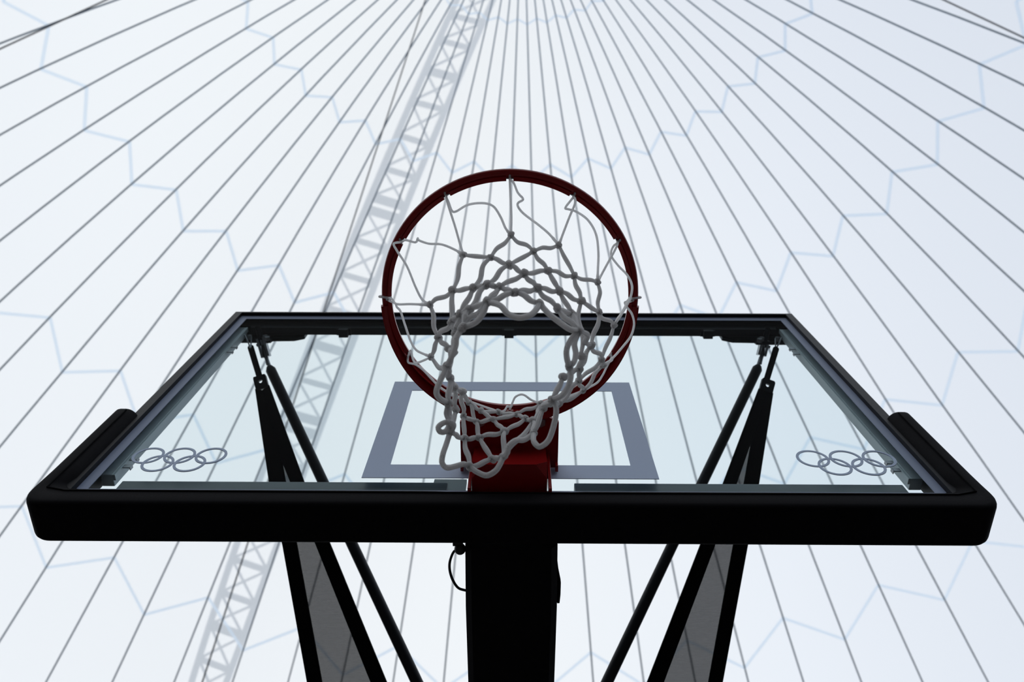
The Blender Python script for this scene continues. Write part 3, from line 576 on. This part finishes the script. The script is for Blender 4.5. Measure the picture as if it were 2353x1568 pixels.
for c in CORD:
    bm = bmesh.new(); P = catmull(c, 7); tube(bm, P, lambda t: .00205 if t < .93 else .0026, 8)
    # turn of the cord about the hook
    h = Vector(c[0]); a = math.atan2(h.x - RC[0], -(h.y - RC[1])); out_ = Vector((math.sin(a), -math.cos(a), 0))
    tube(bm, catmull([h + out_ * .002 + Vector((0, 0, -.010)), h + out_ * .0055 + Vector((0, 0, -.005)), h + out_ * .003 + Vector((0, 0, .004)), h + Vector((0, 0, .004))], 5), .0020, 8)
    obj('hanging_cord', bm, M['cord'], net, 'thin smooth white cord from a rim hook to the top knots')
for i, (k, p) in enumerate(KN.items()):
    # lumpy overhand knot: a small ball wound with ridges of cord
    bm = bmesh.new(); R = .0056 if p.z > 2.82 else .0066
    rot = Matrix.Rotation(i * 2.4, 4, 'Z') @ Matrix.Rotation(.9 + i * 1.3, 4, 'X'); n_, m_ = 22, 13
    lay = bm.loops.layers.uv.new('UVMap'); V = []
    for a in range(1, m_):
        th = PI * a / m_; row = []
        for b in range(n_):
            ph = 2 * PI * b / n_
            d = 1 + .20 * abs(math.sin(1.5 * ph + 1.6 * th + i)) * math.sin(th) - .08 + .10 * math.sin(2 * th + i * .7) * math.cos(ph)
            row.append(bm.verts.new(p + rot @ Vector((math.sin(th) * math.cos(ph) * 1.08, math.sin(th) * math.sin(ph) * .92, math.cos(th))) * (R * d)))
        V.append(row)
    top, bot = bm.verts.new(p + rot @ Vector((0, 0, R * .95))), bm.verts.new(p - rot @ Vector((0, 0, R * .95)))
    for a in range(len(V) - 1):
        for b in range(n_): bm.faces.new((V[a][b], V[a + 1][b], V[a + 1][(b + 1) % n_], V[a][(b + 1) % n_]))
    for b in range(n_): bm.faces.new((top, V[0][b], V[0][(b + 1) % n_])); bm.faces.new((bot, V[-1][(b + 1) % n_], V[-1][b]))
    for f_ in bm.faces:
        for lp in f_.loops: q_ = lp.vert.co - p; lp[lay].uv = (q_.x + q_.z, (q_.y - q_.z * .5) / .02)
    obj('knot', bm, M['knot'], net)

# ================================================================ support arm and its stays
arm = thing('support_arm', (0, .062, 2.86), 'thick black padded arm carrying the backboard from behind', 'support arm')
bm = bmesh.new()
sec = []
BX = .0035
for y, hw, z0, z1 in ((.066, .0865, 2.866, 2.985), (.20, .0875, 2.852, 2.985), (.40, .086, 2.846, 2.98), (.62, .085, 2.842, 2.985), (.90, .087, 2.838, 2.99), (1.25, .088, 2.832, 3.0)):
    c = .012
    sec.append([(BX + u, y, v_) for u, v_ in ((-hw, z0 + c), (-hw + c, z0), (hw - c, z0), (hw, z0 + c), (hw, z1 - c), (hw - c, z1), (-hw + c, z1), (-hw, z1 - c))])
rows_ = [[bm.verts.new(p) for p in s] for s in sec]
for a, b in zip(rows_, rows_[1:]):
    for j in range(8): bm.faces.new((a[j], a[(j + 1) % 8], b[(j + 1) % 8], b[j]))
bm.faces.new(rows_[0][::-1]); bm.faces.new(rows_[-1])
obj('arm_padding', bm, M['pad'], arm, 'black padding wrapped around the arm')
bm = bmesh.new(); box(bm, (-.06, 1.25, 2.86), (.06, 1.75, 2.97), .004); box(bm, (-.075, 1.6, .02), (.075, 1.75, 2.99), .004); box(bm, (-.6, 1.1, 0.), (.6, 2.6, .25), .02)
obj('base_column', bm, M['black_metal'], arm, smooth=False)
bm = bmesh.new(); tube(bm, [(-.62, .895, 3.125), (.62, .895, 3.125)], .022, 12, uv=False); box(bm, (-.05, .86, 2.98), (.05, .93, 3.12), .003)
obj('crossbar', bm, M['black_metal'], arm)
bm = bmesh.new(); plate_between(bm, [(.086, .105, 2.885), (.086, .13, 2.885), (.086, .165, 2.885), (.087, .185, 2.885), (.0925, .205, 2.885)], [(.0905, .105, 2.885), (.0935, .13, 2.886), (.0985, .157, 2.887), (.0985, .185, 2.887), (.0972, .206, 2.887)], (0, .1, 1), .012)
obj('closure_flap', bm, M['fabric_black'], arm, 'loose black closure flap')
bm = bmesh.new(); plate_between(bm, [(.0868, .185, 2.87), (.0895, .22, 2.87), (.0895, .29, 2.87), (.087, .34, 2.868)], [(.0868, .185, 2.93), (.0915, .22, 2.93), (.0915, .29, 2.93), (.087, .34, 2.93)], (1, 0, 0), .003)
obj('lining', bm, M['grey_vinyl'], arm, 'grey lining showing at the open seam')

lead = thing('cable_loop', (-.10, .075, 2.87), 'thin black cable looping out left of the padded arm', 'cable')
bm = bmesh.new(); tube(bm, catmull([(-.088, .088, 2.888), (-.103, .088, 2.888), (-.112, .105, 2.885), (-.1145, .125, 2.883), (-.109, .150, 2.88), (-.098, .168, 2.878), (-.084, .172, 2.876)], 8), .0026, 8)
obj('lead', bm, M['rubber'], lead)
bm = bmesh.new(); bmesh.ops.create_uvsphere(bm, u_segments=16, v_segments=10, radius=1, matrix=Matrix.Translation((-.0935, .082, 2.885)) @ Matrix.Diagonal((.011, .012, .010, 1)))
box(bm, (-.107, .066, 2.882), (-.088, .074, 2.892), .001)
obj('clamp', bm, M['rubber'], lead)

for s, ROD, RW, ST, LK, HO, TP, UPT, HKW, side in ((-1, RODL, RODWL, STL, LINKL, HOLEL, TOPL, UPL, HKL, 'left'), (1, RODR, RODWR, STR, LINKR, HOLER, TOPR, UPR, HKR, 'right')):
    r = thing('stay_rod', RW[0], 'slim round black stay rod running back from the upper %s corner' % side, 'rod', 'stay rods behind the backboard')
    bm = bmesh.new(); P = [Vector(p) for p in ROD]; d0 = (P[1] - P[0]).normalized()
    pts = [P[0] - d0 * .012, P[0], P[0] + d0 * .02] + [P[0].lerp(P[1], .5), P[1], P[2], P[3]]
    tube(bm, pts, lambda t: .0085 if t == 0 else .0150, 14, uv=False)
    obj('rod_tube', bm, M['black_metal'], r)
    a, b = Vector(RW[0]), P[0]
    bm = bmesh.new(); tube(bm, [Vector(RW[1]), Vector(RW[1]).lerp(b, .5), b], .0058, 10, uv=False); obj('threaded_end', bm, M['steel'], r)
    U = Vector(UPT); ax_ = (Vector(RW[1]) - U).normalized(); sx_ = Vector((1, 0, 0)); sx_ = (sx_ - ax_ * sx_.dot(ax_)).normalized(); sy_ = ax_.cross(sx_)
    bm = bmesh.new()
    for dx in (-.0095, .0095):
        c0 = U + ax_ * .008; c1 = Vector(RW[1]) - ax_ * .006
        vs = [bm.verts.new(p + sx_ * (dx + u) + sy_ * v_) for p in (c0, c1) for u, v_ in ((-.0035, -.010), (.0035, -.010), (.0035, .010), (-.0035, .010))]
        for f_ in ((0, 1, 2, 3), (7, 6, 5, 4), (0, 4, 5, 1), (1, 5, 6, 2), (2, 6, 7, 3), (3, 7, 4, 0)): bm.faces.new([vs[q_] for q_ in f_])
    tube(bm, [a - sx_ * .018, a + sx_ * .018], .0048, 10, uv=False)
    tube(bm, [U + ax_ * .010, U + ax_ * .030], .0075, 10, uv=False)
    tube(bm, [a + ax_ * .004, b - d0 * .02], .0062, 10, uv=False)
    obj('clevis', bm, M['steel'], r, 'grey steel clevis')
    bm = bmesh.new(); tube(bm, [U - ax_ * .03, U + ax_ * .014], .0085, 12, uv=False); obj('stud', bm, M['black_metal'], r)

    o = thing('brace_strap', TP, 'wide tapered black strap with grey mesh centre hanging behind the %s half of the glass' % side, 'strap', 'mesh straps behind the backboard')
    def trim(l):
        a_, b_ = Vector(l[0]), Vector(l[1]); return [a_ + (b_ - a_).normalized() * .034] + [Vector(v_) for v_ in l[1:]]
    ST0 = ST; ST = [trim(l) for l in ST0]
    nrm = (Vector(ST[0][4]) - Vector(ST[0][0])).cross(Vector(ST[3][2]) - Vector(ST[0][2])).normalized()
    bm = bmesh.new(); plate_between(bm, ST[0], ST[1], nrm, .009); obj('webbing', bm, M['fabric_black'], o)
    bm = bmesh.new(); plate_between(bm, ST[3], ST[2], nrm, .009); obj('webbing', bm, M['fabric_black'], o)
    bm = bmesh.new(); plate_between(bm, [Vector(p) + nrm * .001 for p in ST[1][1:]], [Vector(p) + nrm * .001 for p in ST[3][1:]], nrm, .0015); obj('mesh_panel', bm, M['mesh'], o, 'grey open mesh panel')
    # top plate with its half-round hole
    A, B = Vector(ST0[0][0]), Vector(ST0[2][0]); dn = ((Vector(ST[0][1]) + Vector(ST[2][1])) / 2 - (A + B) / 2).normalized(); ac = (B - A).normalized()
    W_ = (B - A).length; cen = (A + B) / 2; bm = bmesh.new()
    T = .006
    def pl(u, v, t): return cen + ac * u + dn * v + nrm * t
    outer = []; inner = []
    for i in range(24):
        a_ = 2 * PI * i / 24; c_, s_ = math.cos(a_), math.sin(a_)
        m_ = max(abs(c_) / (W_ * .54), abs(s_) / (.016 if s_ < 0 else .024)); outer.append((c_ / m_, .016 + s_ / m_))
        inner.append((c_ * .0062, .016 + max(s_, -.25) * .0066))
    vo = [[bm.verts.new(pl(*p, t)) for p in ring] for t in (-T, T) for ring in (outer, inner)]
    n = 24
    for i in range(n):
        j = (i + 1) % n
        bm.faces.new((vo[0][i], vo[0][j], vo[1][j], vo[1][i])); bm.faces.new((vo[2][i], vo[3][i], vo[3][j], vo[2][j]))
        bm.faces.new((vo[0][i], vo[2][i], vo[2][j], vo[0][j])); bm.faces.new((vo[1][i], vo[1][j], vo[3][j], vo[3][i]))
    obj('end_plate', bm, M['black_metal'], o, smooth=False)
    # narrow link strap folded over a wire ring
    a, b = (Vector(LK[0]) + Vector(LK[1])) / 2, Vector(LK[3]); dl_ = (b - a).normalized(); sd = dl_.cross(nrm).normalized()
    bm = bmesh.new(); hw = .0085; outer = []; inner = []
    L_ = (b - a).length + .012
    for i in range(13):
        t = PI * i / 12; outer.append((math.cos(t) * hw, -math.sin(t) * hw)); 
    outer += [(-hw * .95, L_), (hw * .95, L_)]
    slot = [(math.cos(2 * PI * i / 12) * .0024, .012 + math.sin(2 * PI * i / 12) * .009) for i in range(12)]
    fo = [[bm.verts.new(a + sd * u + dl_ * v_ + nrm * t) for u, v_ in outer] for t in (-.003, .003)]
    bm.faces.new(fo[0]); bm.faces.new(fo[1][::-1])
    for i in range(len(outer)): bm.faces.new((fo[0][i], fo[0][(i + 1) % len(outer)], fo[1][(i + 1) % len(outer)], fo[1][i]))
    obj('link_strap', bm, M['fabric_black'], o)
    bm = bmesh.new(); hk = a + dl_ * .004
    tube(bm, catmull([Vector(HKW[0]), Vector(HKW[0]).lerp(hk, .6), hk + nrm * .005, Vector(HKW[1]).lerp(hk, .6), Vector(HKW[1])], 6), .0022, 8, uv=False)
    obj('wire_hook', bm, M['steel'], o)

# ================================================================ light: an overcast sky over the tent
w = bpy.data.worlds.new('overcast'); sc.world = w; w.use_nodes = True; nt = w.node_tree
bg = nt.nodes['Background']
tc = nt.nodes.new('ShaderNodeTexCoord'); sx = nt.nodes.new('ShaderNodeSeparateXYZ'); nt.links.new(tc.outputs['Generated'], sx.inputs[0])
mr = nt.nodes.new('ShaderNodeMapRange'); mr.inputs['From Min'].default_value = -1; mr.inputs['From Max'].default_value = 1
nt.links.new(sx.outputs[0], mr.inputs['Value'])
rp_ = nt.nodes.new('ShaderNodeValToRGB'); nt.links.new(mr.outputs['Result'], rp_.inputs['Fac'])
rp_.color_ramp.elements[0].color = (.68, .71, .80, 1); rp_.color_ramp.elements[1].color = (.25, .31, .48, 1)
for p_, c_ in ((.28, (.90, .945, .99)), (.48, (.97, 1.0, 1.0)), (.66, (.80, .855, .955))):
    e_ = rp_.color_ramp.elements.new(p_); e_.color = (*c_, 1)
my = nt.nodes.new('ShaderNodeMapRange'); my.inputs['From Min'].default_value = -.6; my.inputs['From Max'].default_value = .8
my.inputs['To Min'].default_value = 1.03; my.inputs['To Max'].default_value = 1.16
nt.links.new(sx.outputs[1], my.inputs['Value']); nt.links.new(my.outputs['Result'], bg.inputs['Strength'])
nt.links.new(rp_.outputs['Color'], bg.inputs['Color'])

# ================================================================ camera
cd = bpy.data.cameras.new('camera'); co = bpy.data.objects.new('camera', cd); C.objects.link(co)
Rv, Uv, Fv = Vector(CAM['R']), Vector(CAM['U']), Vector(CAM['F'])
mw = Matrix.Identity(4)
for i in range(3): mw[i][0], mw[i][1], mw[i][2], mw[i][3] = Rv[i], Uv[i], -Fv[i], CAM['C'][i]
co.matrix_world = mw
cd.sensor_width = 36; cd.sensor_fit = 'HORIZONTAL'; cd.lens = CAM['f'] * 36 / 2353
cd.clip_start = .02; cd.clip_end = 400
cd.dof.use_dof = True; cd.dof.focus_distance = 1.5; cd.dof.aperture_fstop = 4.6
sc.camera = co
